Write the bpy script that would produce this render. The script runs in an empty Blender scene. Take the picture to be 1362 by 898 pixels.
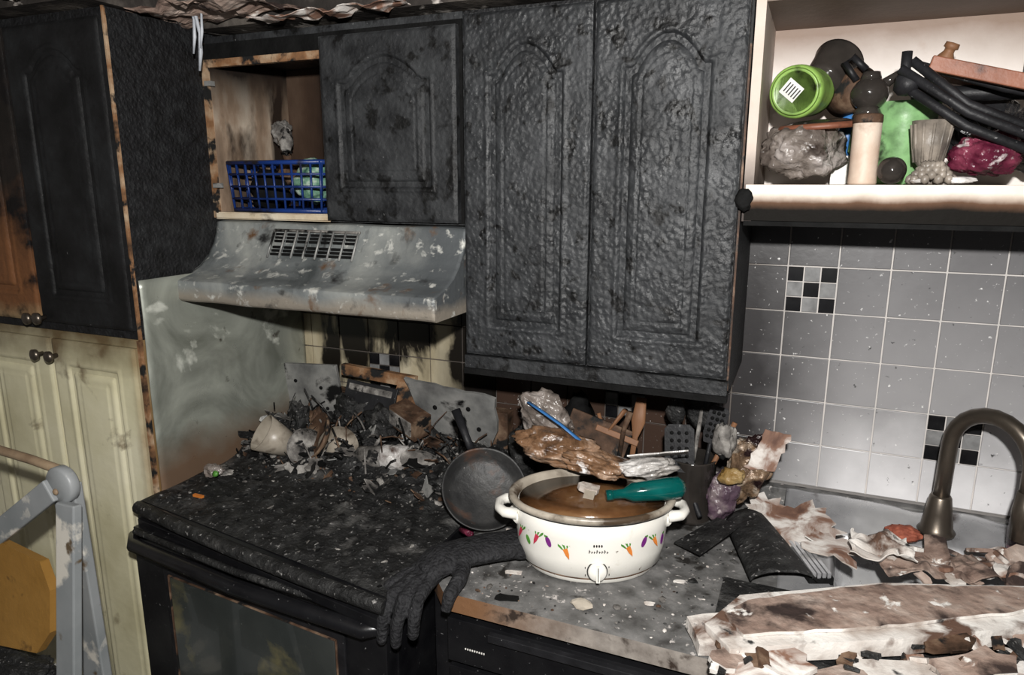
import bpy, math, random
from mathutils import Vector, Matrix, Euler, noise
import bmesh
rnd=random.Random(7)
SC=bpy.context.scene
# ---------------------------------------------------------------- materials
def M(name,stops,scale=8,rough=.6,metal=0,bump=.3,bscale=60,bdist=.004,spots=(),grads=(),trans=0,spec=.4,rv=.0,coat=0,vor=0,dist=0,stretch=(1,1,1)):
    m=bpy.data.materials.new(name); m.use_nodes=True; nt=m.node_tree; N=nt.nodes; L=nt.links
    b=N['Principled BSDF']
    g=N.new('ShaderNodeNewGeometry'); mp=N.new('ShaderNodeMapping'); mp.inputs['Scale'].default_value=stretch
    L.new(g.outputs['Position'],mp.inputs[0]); P=mp.outputs[0]
    def nz(s,d=8,di=0,ro=.55):
        n=N.new('ShaderNodeTexNoise'); n.inputs['Scale'].default_value=s; n.inputs['Detail'].default_value=d
        n.inputs['Distortion'].default_value=di; n.inputs['Roughness'].default_value=ro; L.new(P,n.inputs['Vector']); return n.outputs['Fac']
    def mix(f,a,c):
        x=N.new('ShaderNodeMix'); x.data_type='RGBA'; L.new(f,x.inputs[0]); L.new(a,x.inputs[6])
        x.inputs[7].default_value=(*c,1); return x.outputs[2]
    base=nz(scale,di=dist)
    r=N.new('ShaderNodeValToRGB'); cr=r.color_ramp
    n=len(stops)
    while len(cr.elements)<n: cr.elements.new(.5)
    for i in range(n): cr.elements[i].position=.3+.4*i/max(1,n-1)
    for i,c in enumerate(stops): cr.elements[i].color=(*c,1)
    L.new(base,r.inputs[0]); col=r.outputs[0]
    for (ax,v0,v1,c,amp) in grads:
        s=N.new('ShaderNodeSeparateXYZ'); L.new(g.outputs['Position'],s.inputs[0])
        a=nz(9,6)
        ma=N.new('ShaderNodeMath'); ma.operation='MULTIPLY_ADD'; L.new(a,ma.inputs[0]); ma.inputs[1].default_value=amp*2; L.new(s.outputs['XYZ'.index(ax)],ma.inputs[2])
        mr=N.new('ShaderNodeMapRange'); L.new(ma.outputs[0],mr.inputs[0])
        mr.inputs[1].default_value=v0+amp; mr.inputs[2].default_value=v1+amp
        mr.inputs[3].default_value=0; mr.inputs[4].default_value=1
        col=mix(mr.outputs[0],col,c)
    for (c,s,lo,hi) in spots:
        a=nz(s,6,.3)
        mr=N.new('ShaderNodeMapRange'); mr.inputs[1].default_value=lo; mr.inputs[2].default_value=hi; L.new(a,mr.inputs[0])
        col=mix(mr.outputs[0],col,c)
    L.new(col,b.inputs['Base Color'])
    b.inputs['Metallic'].default_value=metal; b.inputs['Roughness'].default_value=rough
    b.inputs['Specular IOR Level'].default_value=spec; b.inputs['Transmission Weight'].default_value=trans; b.inputs['Coat Weight'].default_value=coat
    if rv:
        a=nz(14); mr=N.new('ShaderNodeMapRange'); mr.inputs[1].default_value=.3; mr.inputs[2].default_value=.7
        mr.inputs[3].default_value=max(.03,rough-rv); mr.inputs[4].default_value=min(1,rough+rv); L.new(a,mr.inputs[0]); L.new(mr.outputs[0],b.inputs['Roughness'])
    if bump:
        h=nz(bscale,6)
        if vor:
            v=N.new('ShaderNodeTexVoronoi'); v.feature='SMOOTH_F1' if vor>0 else 'DISTANCE_TO_EDGE'; v.inputs['Scale'].default_value=abs(vor); L.new(P,v.inputs['Vector'])
            ad=N.new('ShaderNodeMath'); ad.operation='SUBTRACT'; L.new(h,ad.inputs[0]); L.new(v.outputs['Distance'],ad.inputs[1]); h=ad.outputs[0]
        bp=N.new('ShaderNodeBump'); bp.inputs['Strength'].default_value=bump; bp.inputs['Distance'].default_value=bdist
        L.new(h,bp.inputs['Height']); L.new(bp.outputs[0],b.inputs['Normal'])
    return m
char=M('charred_wood',[(.010,.0105,.0115),(.02,.021,.0225),(.035,.037,.039)],scale=14,rough=.6,bump=.7,bscale=130,bdist=.003,vor=80,spots=[((.003,.003,.003),22,.56,.64),((.14,.14,.14),110,.70,.76)],rv=.15,spec=.35)
char_tall=M('charred_blistered_wood',[(.010,.0105,.0115),(.023,.0245,.0265),(.042,.044,.047)],scale=9,rough=.52,bump=.9,bscale=80,bdist=.0035,vor=100,spots=[((.003,.003,.003),20,.57,.62),((.16,.16,.16),110,.70,.76)],rv=.14,spec=.4,dist=.8)
char_p=M('charred_pantry_wood',[(.004,.004,.004),(.009,.009,.0095),(.016,.017,.018)],scale=10,rough=.6,bump=.5,bscale=90,bdist=.003,vor=60,spots=[((.12,.12,.12),60,.72,.78)],spec=.25)
char_side=M('charred_wood_coarse',[(.004,.004,.004),(.009,.009,.010),(.018,.019,.02)],scale=30,rough=.6,bump=.8,bscale=160,bdist=.004,vor=110,spec=.3)
char_dark=M('soot_black',[(.003,.003,.003),(.009,.009,.009)],scale=20,rough=.8,bump=.6,bscale=90,spec=.12)
edge=M('scorched_edge_wood',[(.02,.012,.008),(.24,.12,.055),(.48,.36,.24)],scale=14,rough=.7,bump=.5,spots=[((.01,.01,.01),20,.52,.6)])
edged=M('charred_edge_strip',[(.01,.007,.005),(.07,.035,.02),(.3,.2,.14)],scale=16,rough=.7,bump=.5,spots=[((.01,.01,.01),16,.5,.58)])
cream=M('scorched_cream_wood',[(.34,.22,.12),(.6,.5,.36),(.72,.65,.52)],scale=7,rough=.6,bump=.3,spots=[((.03,.015,.008),9,.54,.66)])
inner=M('smoked_interior',[(.018,.011,.008),(.055,.033,.022),(.12,.08,.055)],scale=5,rough=.6,bump=.3,bscale=30,spots=[((.006,.004,.004),6,.5,.62)],stretch=(1,1,.45),spec=.2)
innerl=M('streaked_interior',[(.05,.032,.022),(.28,.2,.14),(.62,.54,.44)],scale=9,rough=.6,bump=.3,bscale=30,spots=[((.02,.012,.008),7,.5,.6)],stretch=(1,1,.4),grads=[('Z',1.9,2.03,(.012,.008,.006),.05)])
beige=M('beige_paint',[(.50,.46,.29),(.64,.60,.41),(.72,.68,.50)],scale=4,rough=.45,bump=.15,grads=[('Z',1.24,1.36,(.12,.085,.04),.07),('X',-.04,.0,(.2,.12,.05),.02)],spots=[((.12,.08,.04),9,.62,.75)])
pantry_up=M('half_burnt_door',[(.008,.007,.006),(.018,.014,.012)],scale=9,rough=.55,bump=.6,grads=[('Z',1.76,1.5,(.16,.068,.028),.14),('Z',1.42,1.36,(.3,.22,.12),.04)],spots=[((.006,.005,.005),10,.52,.64)],spec=.25)
sheet=M('smoked_sheet_metal',[(.14,.15,.125),(.29,.305,.265),(.45,.47,.41)],scale=3.2,rough=.36,metal=.35,bump=.1,bscale=12,dist=2,rv=.12,spots=[((.74,.76,.68),2.6,.60,.63),((.04,.03,.02),10,.66,.72)],grads=[('Z',1.10,.99,(.2,.13,.085),.06)])
hoodm=M('burnt_galvanized',[(.05,.058,.06),(.19,.205,.205),(.40,.41,.38)],scale=5,rough=.6,metal=.2,bump=.4,bscale=60,dist=.7,grads=[('X',.45,.72,(.085,.093,.098),.15),('Z',1.475,1.45,(.26,.23,.19),.02)],spots=[((.56,.56,.52),34,.58,.70),((.13,.07,.035),12,.60,.70),((.02,.02,.02),13,.60,.72)])
wallm=M('sooty_plaster',[(.18,.17,.16),(.3,.28,.27)],scale=5,rough=.8)
tile=M('soot_and_shade_glazed_tile',[(.64,.63,.64),(.74,.73,.74),(.80,.79,.80)],scale=10,rough=.3,bump=.1,bscale=40,
   grads=[('Z',1.0,1.22,(.29,.285,.29),.08),('Z',1.25,1.6,(.13,.127,.13),.08),('X',1.64,1.40,(.035,.033,.034),.08),('X',1.36,1.25,(.05,.03,.022),.05)],  # last gradient: brown tile tone, darkened to paint in the tall cabinet's shadow
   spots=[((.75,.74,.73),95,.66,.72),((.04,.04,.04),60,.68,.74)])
tileb=M('burnt_range_tile',[(.02,.014,.01),(.42,.36,.24),(.6,.54,.4)],scale=7,rough=.35,bump=.1,bscale=40,stretch=(1,1,.35),spots=[((.01,.008,.006),6,.54,.6)],grads=[('X',.50,.62,(.012,.01,.009),.1)])
grout=M('grout',[(.5,.48,.46),(.62,.58,.55)],scale=20,rough=.9,grads=[('X',1.5,1.35,(.1,.085,.075),.06)])
tdark=M('dark_mosaic_glass',[(.004,.004,.005),(.011,.011,.012)],scale=30,rough=.2,bump=0)
tlite=M('grey_mosaic_glass',[(.13,.13,.13),(.25,.25,.25)],scale=40,rough=.3,bump=0)
granite=M('sooty_laminate',[(.05,.048,.046),(.12,.118,.115),(.2,.195,.19)],scale=22,rough=.6,bump=.35,bscale=120,spots=[((.45,.42,.4),70,.63,.69),((.02,.018,.016),16,.6,.68)])
gedge=M('laminate_edge',[(.14,.12,.105),(.3,.27,.24)],scale=30,rough=.6,grads=[('X',1.2,.95,(.17,.085,.04),.08)],spots=[((.03,.02,.015),20,.56,.66)])
ash=M('ash_and_char',[(.004,.004,.004),(.012,.012,.012),(.035,.035,.034)],scale=26,rough=.6,bump=1,bscale=90,bdist=.007,spots=[((.30,.29,.28),90,.62,.72),((.10,.097,.093),9,.58,.72)],spec=.35)
ashg=M('grey_ash',[(.03,.028,.026),(.15,.14,.13),(.42,.4,.37)],scale=26,rough=.8,bump=.8,bscale=80,spots=[((.01,.01,.01),30,.56,.62)],spec=.2)
ashb=M('burnt_brown',[(.015,.01,.007),(.08,.045,.028),(.22,.15,.1)],scale=18,rough=.7,bump=.7,spots=[((.01,.01,.01),20,.56,.62)],spec=.2)
platem=M('scorched_plate_metal',[(.1,.1,.1),(.27,.27,.26),(.42,.41,.39)],scale=9,rough=.5,metal=.3,bump=.3,spots=[((.01,.01,.01),9,.56,.62),((.3,.14,.06),8,.66,.72)])
black=M('black_enamel',[(.004,.004,.005),(.010,.010,.011)],scale=15,rough=.28,bump=.25,bscale=90,bdist=.001,spots=[((.2,.2,.2),110,.68,.76)])
blackm=M('matt_black_plastic',[(.006,.006,.007),(.015,.015,.017)],scale=22,rough=.5,bump=.4,spots=[((.2,.2,.2),120,.68,.75)],spec=.3)
glass=M('oven_window_glass',[(.022,.026,.025),(.045,.05,.047)],scale=5,rough=.18,bump=.05,spots=[((.14,.125,.06),4,.58,.66),((.3,.3,.3),150,.72,.76)],coat=.5)
enamel=M('white_enamel',[(.68,.66,.60),(.78,.76,.71)],scale=6,rough=.2,bump=.04,spots=[((.45,.38,.28),8,.66,.76),((.12,.09,.06),60,.70,.76)],coat=.4)
rimm=M('stoneware_rim',[(.22,.19,.15),(.46,.41,.34)],scale=12,rough=.35,bump=.1,spots=[((.06,.04,.025),14,.52,.64)])
broth=M('burnt_broth',[(.03,.014,.006),(.10,.045,.018),(.2,.11,.05)],scale=9,rough=.15,bump=.2,bscale=25)
bag=M('clear_plastic_bag',[(.05,.038,.032),(.2,.17,.15),(.42,.38,.36)],scale=12,rough=.16,trans=.1,bump=.9,bscale=24,bdist=.012,vor=-22,spots=[((.02,.012,.01),9,.54,.64),((.7,.68,.66),18,.64,.70)],dist=1)
bagb=M('amber_plastic_bag',[(.04,.02,.01),(.2,.11,.06),(.42,.3,.22)],scale=12,rough=.14,trans=.05,bump=.9,bscale=22,bdist=.012,vor=-20,spots=[((.75,.72,.7),16,.60,.67),((.02,.012,.01),9,.56,.64)],dist=1.2)
film=M('white_plastic_film',[(.25,.23,.21),(.5,.48,.46),(.68,.66,.64)],scale=12,rough=.2,bump=.8,bscale=30,bdist=.01,vor=-25,spots=[((.06,.03,.02),10,.56,.66)])
teal=M('teal_glass',[(0,.05,.045),(.003,.11,.10),(.01,.2,.18)],scale=10,rough=.08,trans=.3,bump=.05,spots=[((.01,.012,.012),16,.6,.68)])
wood=M('utensil_wood',[(.10,.045,.02),(.27,.13,.065)],scale=15,rough=.6,stretch=(1,1,.2),spots=[((.02,.01,.01),14,.58,.68)])
drywall=M('drywall',[(.30,.24,.2),(.60,.56,.52),(.76,.74,.70)],scale=10,rough=.85,bump=.6,spots=[((.11,.06,.04),11,.55,.64),((.02,.02,.02),18,.62,.68)],dist=.5)
dryface=M('scorched_drywall_paper',[(.13,.08,.062),(.29,.21,.17),(.45,.37,.32)],scale=14,rough=.85,bump=.9,bscale=60,vor=60,spots=[((.03,.018,.015),12,.52,.62),((.70,.67,.63),26,.62,.67)])
peel=M('peeling_paint',[(.10,.05,.035),(.2,.11,.075),(.62,.58,.54),(.74,.71,.68)],scale=14,rough=.7,bump=.5,dist=.8)
steel=M('sooty_stainless',[(.2,.2,.21),(.42,.42,.43),(.6,.6,.6)],scale=5,rough=.3,metal=.5,bump=.15,bscale=20,spots=[((.06,.045,.04),8,.6,.7)],rv=.12)
bronze=M('brushed_bronze',[(.09,.075,.06),(.16,.135,.11)],scale=8,rough=.33,metal=.8,bump=.05)
knit=M('black_knit',[(.005,.005,.006),(.022,.022,.024)],scale=60,rough=.75,bump=1,bscale=150,bdist=.004,vor=170,spots=[((.2,.2,.2),90,.70,.76)],spec=.3)
gpaint=M('grey_ladder_paint',[(.18,.195,.2),(.27,.28,.285)],scale=6,rough=.4,bump=.1,spots=[((.56,.53,.47),9,.54,.60),((.1,.07,.04),14,.64,.70)])
rust=M('rusty_tube',[(.12,.07,.04),(.3,.22,.14)],scale=18,rough=.6)
ochre=M('ochre_step_pad',[(.22,.11,.02),(.32,.17,.04)],scale=6,rough=.55,spots=[((.06,.03,.01),12,.62,.7)])
def flat(n,c,r=.4,t=0): return M(n,[tuple(x*.7 for x in c),c],scale=14,rough=r,bump=.15,trans=t)
def sooty(n,c,r=.35): return M(n,[tuple(x*.35 for x in c),c,tuple(min(1,x*1.2) for x in c)],scale=16,rough=r,bump=.2,spots=[((.015,.013,.012),18,.56,.68)])
blue=sooty('blue_plastic',(.008,.03,.15)); green=sooty('lime_plastic',(.19,.32,.07)); pgreen=sooty('green_pitcher_plastic',(.2,.38,.16))
white=flat('white_plastic',(.72,.7,.66)); pinkw=M('smoked_candle_wax',[(.42,.28,.2),(.66,.57,.48)],scale=10,rough=.5,spots=[((.2,.09,.05),10,.6,.7)])
purple=flat('purple_ink',(.16,.02,.18)); orange=flat('orange_ink',(.7,.22,.04)); leaf=flat('leaf_ink',(.08,.25,.04)); red=flat('red_ink',(.5,.04,.08)); ink=flat('black_ink',(.02,.02,.02))
maroon=M('maroon_plastic_film',[(.012,.004,.006),(.08,.01,.025),(.2,.04,.07)],scale=18,rough=.2,bump=.9,bscale=30,bdist=.01,vor=-22,spots=[((.45,.4,.4),26,.64,.7)])
pursoot=M('sooty_label_film',[(.015,.012,.015),(.08,.05,.07),(.22,.18,.18)],scale=18,rough=.25,bump=.7,bscale=30,bdist=.01,vor=-25,spots=[((.4,.35,.35),30,.64,.7)])
dglass=M('smoked_glass',[(.012,.011,.01),(.04,.034,.03)],scale=9,rough=.1,bump=.1)
bbag=M('black_bag_film',[(.008,.008,.009),(.025,.025,.027)],scale=9,rough=.2,bump=.9,bscale=26,bdist=.01,vor=-20)
gobl=M('ashy_cut_glass',[(.08,.07,.06),(.28,.24,.2)],scale=22,rough=.4,bump=.5,bscale=60)
board=M('terracotta_board',[(.13,.045,.025),(.24,.09,.05)],scale=9,rough=.5,spots=[((.02,.01,.01),12,.6,.7)])
yell=M('mustard_label',[(.04,.025,.01),(.22,.13,.04),(.4,.3,.15)],scale=16,rough=.3,bump=.7,vor=-25,bdist=.01); cyan=flat('blue_label',(.04,.16,.4))
cloth=M('patterned_cloth',[(.02,.08,.05),(.14,.27,.19),(.5,.55,.48)],scale=45,rough=.8,bump=.6)
floorm=M('dark_floor',[(.03,.03,.03),(.08,.07,.06)],scale=6,rough=.6)
ceilm=M('scorched_ceiling',[(.01,.009,.008),(.035,.03,.027),(.16,.14,.12)],scale=7,rough=.85,bump=.7,spots=[((.5,.46,.42),13,.6,.66)],spec=.2)
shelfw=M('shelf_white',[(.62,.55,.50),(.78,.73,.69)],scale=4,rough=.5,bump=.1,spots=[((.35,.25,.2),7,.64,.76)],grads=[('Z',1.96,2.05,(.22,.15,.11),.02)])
shelfe=M('scorched_shelf_edge',[(.6,.52,.43),(.76,.70,.63)],scale=6,rough=.7,bump=.4,grads=[('Z',1.715,1.697,(.14,.075,.045),.012),('Z',1.703,1.684,(.006,.005,.004),.012)],spec=.1)
jamb=M('smoked_jamb',[(.42,.33,.27),(.6,.52,.46)],scale=6,rough=.6,bump=.2,spots=[((.06,.03,.02),9,.56,.66)],grads=[('Z',1.80,1.72,(.03,.018,.013),.04)])
brownu=M('smoked_underside',[(.1,.065,.045),(.22,.16,.13)],scale=4,rough=.6)
soap=flat('pink_bottle',(.2,.1,.13),.15,.3)
foil=M('foil_pouch',[(.02,.01,.008),(.2,.13,.08),(.55,.48,.4)],scale=18,rough=.25,metal=.2,bump=.9,bscale=30,bdist=.01,vor=-22,dist=1,spots=[((.02,.01,.01),14,.54,.6)])
# ---------------------------------------------------------------- mesh builder
def X(loc=(0,0,0),rot=(0,0,0)): return Matrix.Translation(loc)@Euler([math.radians(a) for a in rot]).to_matrix().to_4x4()
def nv(x,y,z): return noise.noise(Vector((x,y,z)))
_ico={}
def icod(sub):
    if sub not in _ico:
        bm=bmesh.new(); bmesh.ops.create_icosphere(bm,subdivisions=sub,radius=1)
        bm.verts.ensure_lookup_table(); _ico[sub]=([v.co.copy() for v in bm.verts],[[v.index for v in f.verts] for f in bm.faces]); bm.free()
    return _ico[sub]
class O:
    def __init__(s,name): s.n=name; s.v=[]; s.f=[]; s.m=[]; s.s=[]; s.mats=[]
    def add(s,vs,fs,mat,smooth=False,T=None):
        if mat not in s.mats: s.mats.append(mat)
        k=s.mats.index(mat); o=len(s.v)
        for v in vs:
            v=Vector(v); s.v.append(T@v if T else v)
        for f in fs: s.f.append([i+o for i in f]); s.m.append(k); s.s.append(smooth)
        return s
    def box(s,lo,hi,mat,T=None):
        x0,y0,z0=lo;x1,y1,z1=hi
        vs=[(x0,y0,z0),(x1,y0,z0),(x1,y1,z0),(x0,y1,z0),(x0,y0,z1),(x1,y0,z1),(x1,y1,z1),(x0,y1,z1)]
        return s.add(vs,[(0,3,2,1),(4,5,6,7),(0,1,5,4),(1,2,6,5),(2,3,7,6),(3,0,4,7)],mat,False,T)
    def tube(s,pts,r,mat,n=12,flat=1,T=None,up=None):
        P=[Vector(p) for p in pts]; R=r if isinstance(r,(list,tuple)) else [r]*len(P)
        t0=(P[1]-P[0]).normalized(); a=Vector(up) if up else (Vector((0,0,1)) if abs(t0.z)<.9 else Vector((0,1,0)))
        a=(a-t0*a.dot(t0)).normalized(); vs=[];fs=[]
        for i,p in enumerate(P):
            t=(P[min(i+1,len(P)-1)]-P[max(i-1,0)]).normalized()
            a=(a-t*a.dot(t)).normalized(); b=t.cross(a)
            for k in range(n):
                q=2*math.pi*k/n; vs.append(p+(a*math.cos(q)*flat+b*math.sin(q))*R[i])
        for i in range(len(P)-1):
            for k in range(n): fs.append((i*n+k,i*n+(k+1)%n,(i+1)*n+(k+1)%n,(i+1)*n+k))
        fs.append(tuple(reversed(range(n)))); fs.append(tuple(range((len(P)-1)*n,len(P)*n)))
        return s.add(vs,fs,mat,True,T)
    def lathe(s,prof,mat,T=None,sx=1,sy=1,n=40,wob=0):
        vs=[];fs=[]
        for j,(r,z) in enumerate(prof):
            for k in range(n):
                q=2*math.pi*k/n; w=1+wob*nv(math.cos(q)*2,math.sin(q)*2,z*20)
                vs.append((r*w*sx*math.cos(q),r*w*sy*math.sin(q),z))
        for j in range(len(prof)-1):
            for k in range(n): fs.append((j*n+k,j*n+(k+1)%n,(j+1)*n+(k+1)%n,(j+1)*n+k))
        if prof[0][0]>1e-5: fs.append(tuple(reversed(range(n))))
        if prof[-1][0]>1e-5: fs.append(tuple(range((len(prof)-1)*n,len(prof)*n)))
        return s.add(vs,fs,mat,True,T)
    def grid(s,fn,nu,nvv,mat,T=None,smooth=True):
        vs=[fn(i/nu,j/nvv) for j in range(nvv+1) for i in range(nu+1)]
        fs=[(j*(nu+1)+i,j*(nu+1)+i+1,(j+1)*(nu+1)+i+1,(j+1)*(nu+1)+i) for j in range(nvv) for i in range(nu)]
        return s.add(vs,fs,mat,smooth,T)
    def blob(s,c,rad,mat,amp=.25,fr=2,seed=0,sub=3,rot=(0,0,0),ridge=False,smooth=True):
        V,F=icod(sub); T=X(c,rot); vs=[]
        if ridge:   # crumpled film: faceted hull of random planes with pinched creases
            R_=random.Random(seed*13+5); pl=[]
            for i in range(46):
                n_=Vector((R_.gauss(0,1),R_.gauss(0,1),R_.gauss(0,1))).normalized(); pl.append((n_,R_.uniform(.62,1.0)))
        for v in V:
            q=v*fr+Vector((seed*7.3,seed*3.1,seed*1.7))
            if ridge:
                w=(v+Vector((nv(v.x*3+seed,v.y*3,v.z*3),nv(v.x*3,v.y*3+seed,v.z*3+4),nv(v.x*3+7,v.y*3,v.z*3+seed)))*.22).normalized()
                k=1.25
                for n_,d_ in pl:
                    dt=n_.dot(w)
                    if dt>.3: k=min(k,d_/dt)
                k=1.1*k+.28*noise.noise(q)*amp+.12*amp*noise.noise(q*2.5)-.16*amp*abs(noise.noise(q*3.5))
            else:
                h=noise.noise(q)+.5*noise.noise(q*2.1)+.25*noise.noise(q*4.3); k=1+amp*h
            vs.append((v.x*rad[0]*k,v.y*rad[1]*k,v.z*rad[2]*k))
        return s.add(vs,F,mat,smooth,T)
    def slab(s,pts,th,mat,T=None,side=None,bow=0):
        n=len(pts); a=[(x,y,th/2) for x,y in pts]; b=[(x,y,-th/2) for x,y in pts]
        s.add(a,[tuple(range(n))],mat,False,T); s.add(b,[tuple(reversed(range(n)))],mat,False,T)
        return s.add(b+a,[(i,(i+1)%n,n+(i+1)%n,n+i) for i in range(n)],side or mat,False,T)
    def done(s,bevel=0,solid=0,remesh=0):
        if not s.v: return None
        xs=[v.x for v in s.v];ys=[v.y for v in s.v];zs=[v.z for v in s.v]
        c=Vector(((min(xs)+max(xs))/2,(min(ys)+max(ys))/2,min(zs)))
        me=bpy.data.meshes.new(s.n); me.from_pydata([v-c for v in s.v],[],s.f)
        for m in s.mats: me.materials.append(m)
        me.polygons.foreach_set('material_index',s.m); me.polygons.foreach_set('use_smooth',s.s); me.update()
        ob=bpy.data.objects.new(s.n,me); ob.location=c; SC.collection.objects.link(ob)
        if remesh:
            md=ob.modifiers.new('r','REMESH'); md.mode='VOXEL'; md.voxel_size=remesh; md.use_smooth_shade=True
            md=ob.modifiers.new('s','SMOOTH'); md.iterations=3
        if solid:
            md=ob.modifiers.new('so','SOLIDIFY'); md.thickness=solid; md.offset=0
        if bevel:
            md=ob.modifiers.new('b','BEVEL'); md.width=bevel; md.segments=2; md.limit_method='ANGLE'; md.angle_limit=math.radians(50)
        return ob
def jag(cx,cy,rx,ry,n,seed,amp=.25,sq=True):
    r=random.Random(seed); out=[]
    for i in range(n):
        a=2*math.pi*i/n; c,sn=math.cos(a),math.sin(a)
        k=1/max(abs(c),abs(sn)) if sq else 1
        k*=1-amp*r.random(); out.append((cx+rx*c*k,cy+ry*sn*k))
    return out
def jagpoly(P,step=.018,amp=.006,seed=1):
    r=random.Random(seed); out=[]
    for (a,b),(c,d) in zip(P,P[1:]+P[:1]):
        L=math.hypot(c-a,d-b); n=max(1,int(L/step))
        for k in range(n):
            f=k/n; out.append((a+(c-a)*f+r.uniform(-amp,amp),b+(d-b)*f+r.uniform(-amp,amp)))
    return out
def smooth(a,b,x):
    t=max(0,min(1,(x-a)/(b-a))); return t*t*(3-2*t)
def door(o,x0,x1,z0,z1,yf,mat,p,arch,pitch=.0035,amp=.0006,seed=0):
    px0,px1,pz0,pz1=p; pc=(px0+px1)/2; hw=(px1-px0)/2
    def top(x):
        t=abs(x-pc)/hw
        if not arch: return pz1
        if t<.74: return pz1-arch*.86*(1-math.cos(math.pi/2*t/.74)**.8)
        return pz1-arch*(.86+.14*smooth(.74,.86,t))
    def h(x,z):
        tp=top(x); sl=(top(x+.002)-top(x-.002))/.004
        d=min(x-px0,px1-x,z-pz0,(tp-z)/math.sqrt(1+sl*sl*.8))
        v=0
        v+=.0035*max(0,1-abs(d+.006)/.006)
        if 0<d<.016: v-=.009*math.sin(math.pi*d/.016)**.7
        elif d>=.016: v+=.003*smooth(.016,.034,d)
        v-=.004*max(0,1-abs(d-.036)/.0035)
        e=min(x-x0,x1-x,z-z0,z1-z)
        v-=.005*(1-smooth(0,.007,e))
        v+=amp*(nv(x*34+seed,z*34,3)+.7*nv(x*80,z*80,seed+8))
        return v
    nu=int((x1-x0)/pitch); nn=int((z1-z0)/pitch)
    o.grid(lambda u,v:(x0+(x1-x0)*u, yf-h(x0+(x1-x0)*u,z0+(z1-z0)*v), z0+(z1-z0)*v),nu,nn,mat)
    o.box((x0,yf+.0045,z0),(x1,yf+.02,z1),mat)
# ---------------------------------------------------------------- room
O('wall_back').box((-1.3,.002,0),(3.4,.1,2.42),wallm).done()
O('wall_left').box((-1.4,-3.2,0),(-1.3,.1,2.42),wallm).done()
O('floor').box((-1.4,-3.2,-.1),(3.4,.1,0),floorm).done()
O('ceiling').box((-1.4,-3.2,2.42),(3.4,.1,2.5),ceilm).done()
o=O('trim_soffit'); o.box((.01,-.36,2.112),(3.0,0,2.42),ceilm); o.box((-1.3,-.66,2.125),(.01,0,2.42),ceilm); o.done()
# tiles
t=.1091; X0=1.4588; Z0=1.5423
mos={(0,0),(3,3),(-4,3),(-11,3),(7,1)}
o=O('backsplash_tiles'); o.box((.004,-.004,.995),(2.7,-.0,1.76),grout)
for i in range(-14,12):
    for j in range(-2,5):
        if (i,j) in mos: continue
        x=X0+i*t; z=Z0-j*t
        x0=.006 if x<0 else x+.0017
        if x+t<.01: continue
        dx=rnd.uniform(-.0004,.0004)
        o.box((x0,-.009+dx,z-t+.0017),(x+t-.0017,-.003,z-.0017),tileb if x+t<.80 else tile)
o.done(bevel=.0012)
for (i,j) in mos:
    m=O('mosaic_accent_tile'); s=t/3
    for a in range(3):
        for b in range(3):
            x=X0+i*t+a*s; z=Z0-j*t-b*s
            m.box((x+.0015,-.010,z-s+.0015),(x+s-.0015,-.0045,z-.0015),tdark if (a+b)%2==0 else tlite)
    m.done(bevel=.0008)
# ---------------------------------------------------------------- pantry
o=O('pantry_cabinet')
o.box((-.80,-.60,0),(-.0,-.001,1.351),beige); o.box((-.80,-.60,1.352),(0,-.001,2.12),char_side)
o.box((-.008,-.608,.0),(.002,-.598,1.35),edge); o.box((-.003,-.606,1.352),(.002,-.598,2.12),edge)
door(o,-.345,-.012,1.375,2.10,-.614,char_p,(-.28,-.08,1.45,2.04),.05,pitch=.005)
door(o,-.69,-.353,1.375,2.10,-.614,pantry_up,(-.62,-.42,1.45,2.04),.05,pitch=.005)
door(o,-.325,-.014,.10,1.33,-.614,beige,(-.262,-.082,.2,1.26),0,pitch=.006,amp=.0003)
door(o,-.64,-.333,.10,1.33,-.614,beige,(-.58,-.40,.2,1.26),0,pitch=.006,amp=.0003)
for (x,z) in [(-.365,1.385),(-.30,1.288),(-.355,1.288),(-.325,1.388)]:
    o.lathe([(.006,0),(.006,.012),(.015,.018),(.016,.026),(.008,.031),(0,.032)],bronze,X((x,-.617,z),(90,0,0)),n=20)
o.done()
o=O('metal_wall_shield')
o.grid(lambda u,v:(.006+.004*(1+nv(u*3,v*3,1)),-.598+.594*u,.90+.60*v),30,30,sheet); o.done(solid=.002)
# ---------------------------------------------------------------- hood cabinet
yc=-.325
o=O('hood_cabinet')
o.box((.0,yc,1.6365),(.38,-.004,1.655),cream); o.box((.38,yc,1.6365),(.76,-.004,1.655),char)
o.box((0,yc,2.06),(.76,-.004,2.10),char)
o.box((0,yc+.01,1.655),(.012,-.004,2.06),innerl); o.box((.374,yc+.012,1.655),(.392,-.004,2.06),char_side)
o.box((.012,-.02,1.655),(.38,-.006,2.06),inner)
o.box((0,yc-.008,1.64),(.009,yc+.012,2.085),edge)
o.box((.009,yc-.008,1.64),(.385,yc+.012,1.653),cream)
o.box((.009,yc-.006,2.045),(.39,yc+.012,2.083),char_dark); o.box((.009,yc-.004,2.026),(.39,yc+.012,2.046),edge)
o.box((.385,yc-.002,1.64),(.76,yc+.012,2.085),char_dark)
for z in (1.72,1.98):
    o.box((.009,yc-.012,z),(.030,yc+.004,z+.012),platem)
o.box((.19,-.06,1.66),(.20,-.02,2.05),innerl)
door(o,.385,.752,1.642,2.072,yc-.022,char,(.44,.685,1.722,2.018),.055,amp=.0009)
o.done()
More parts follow.
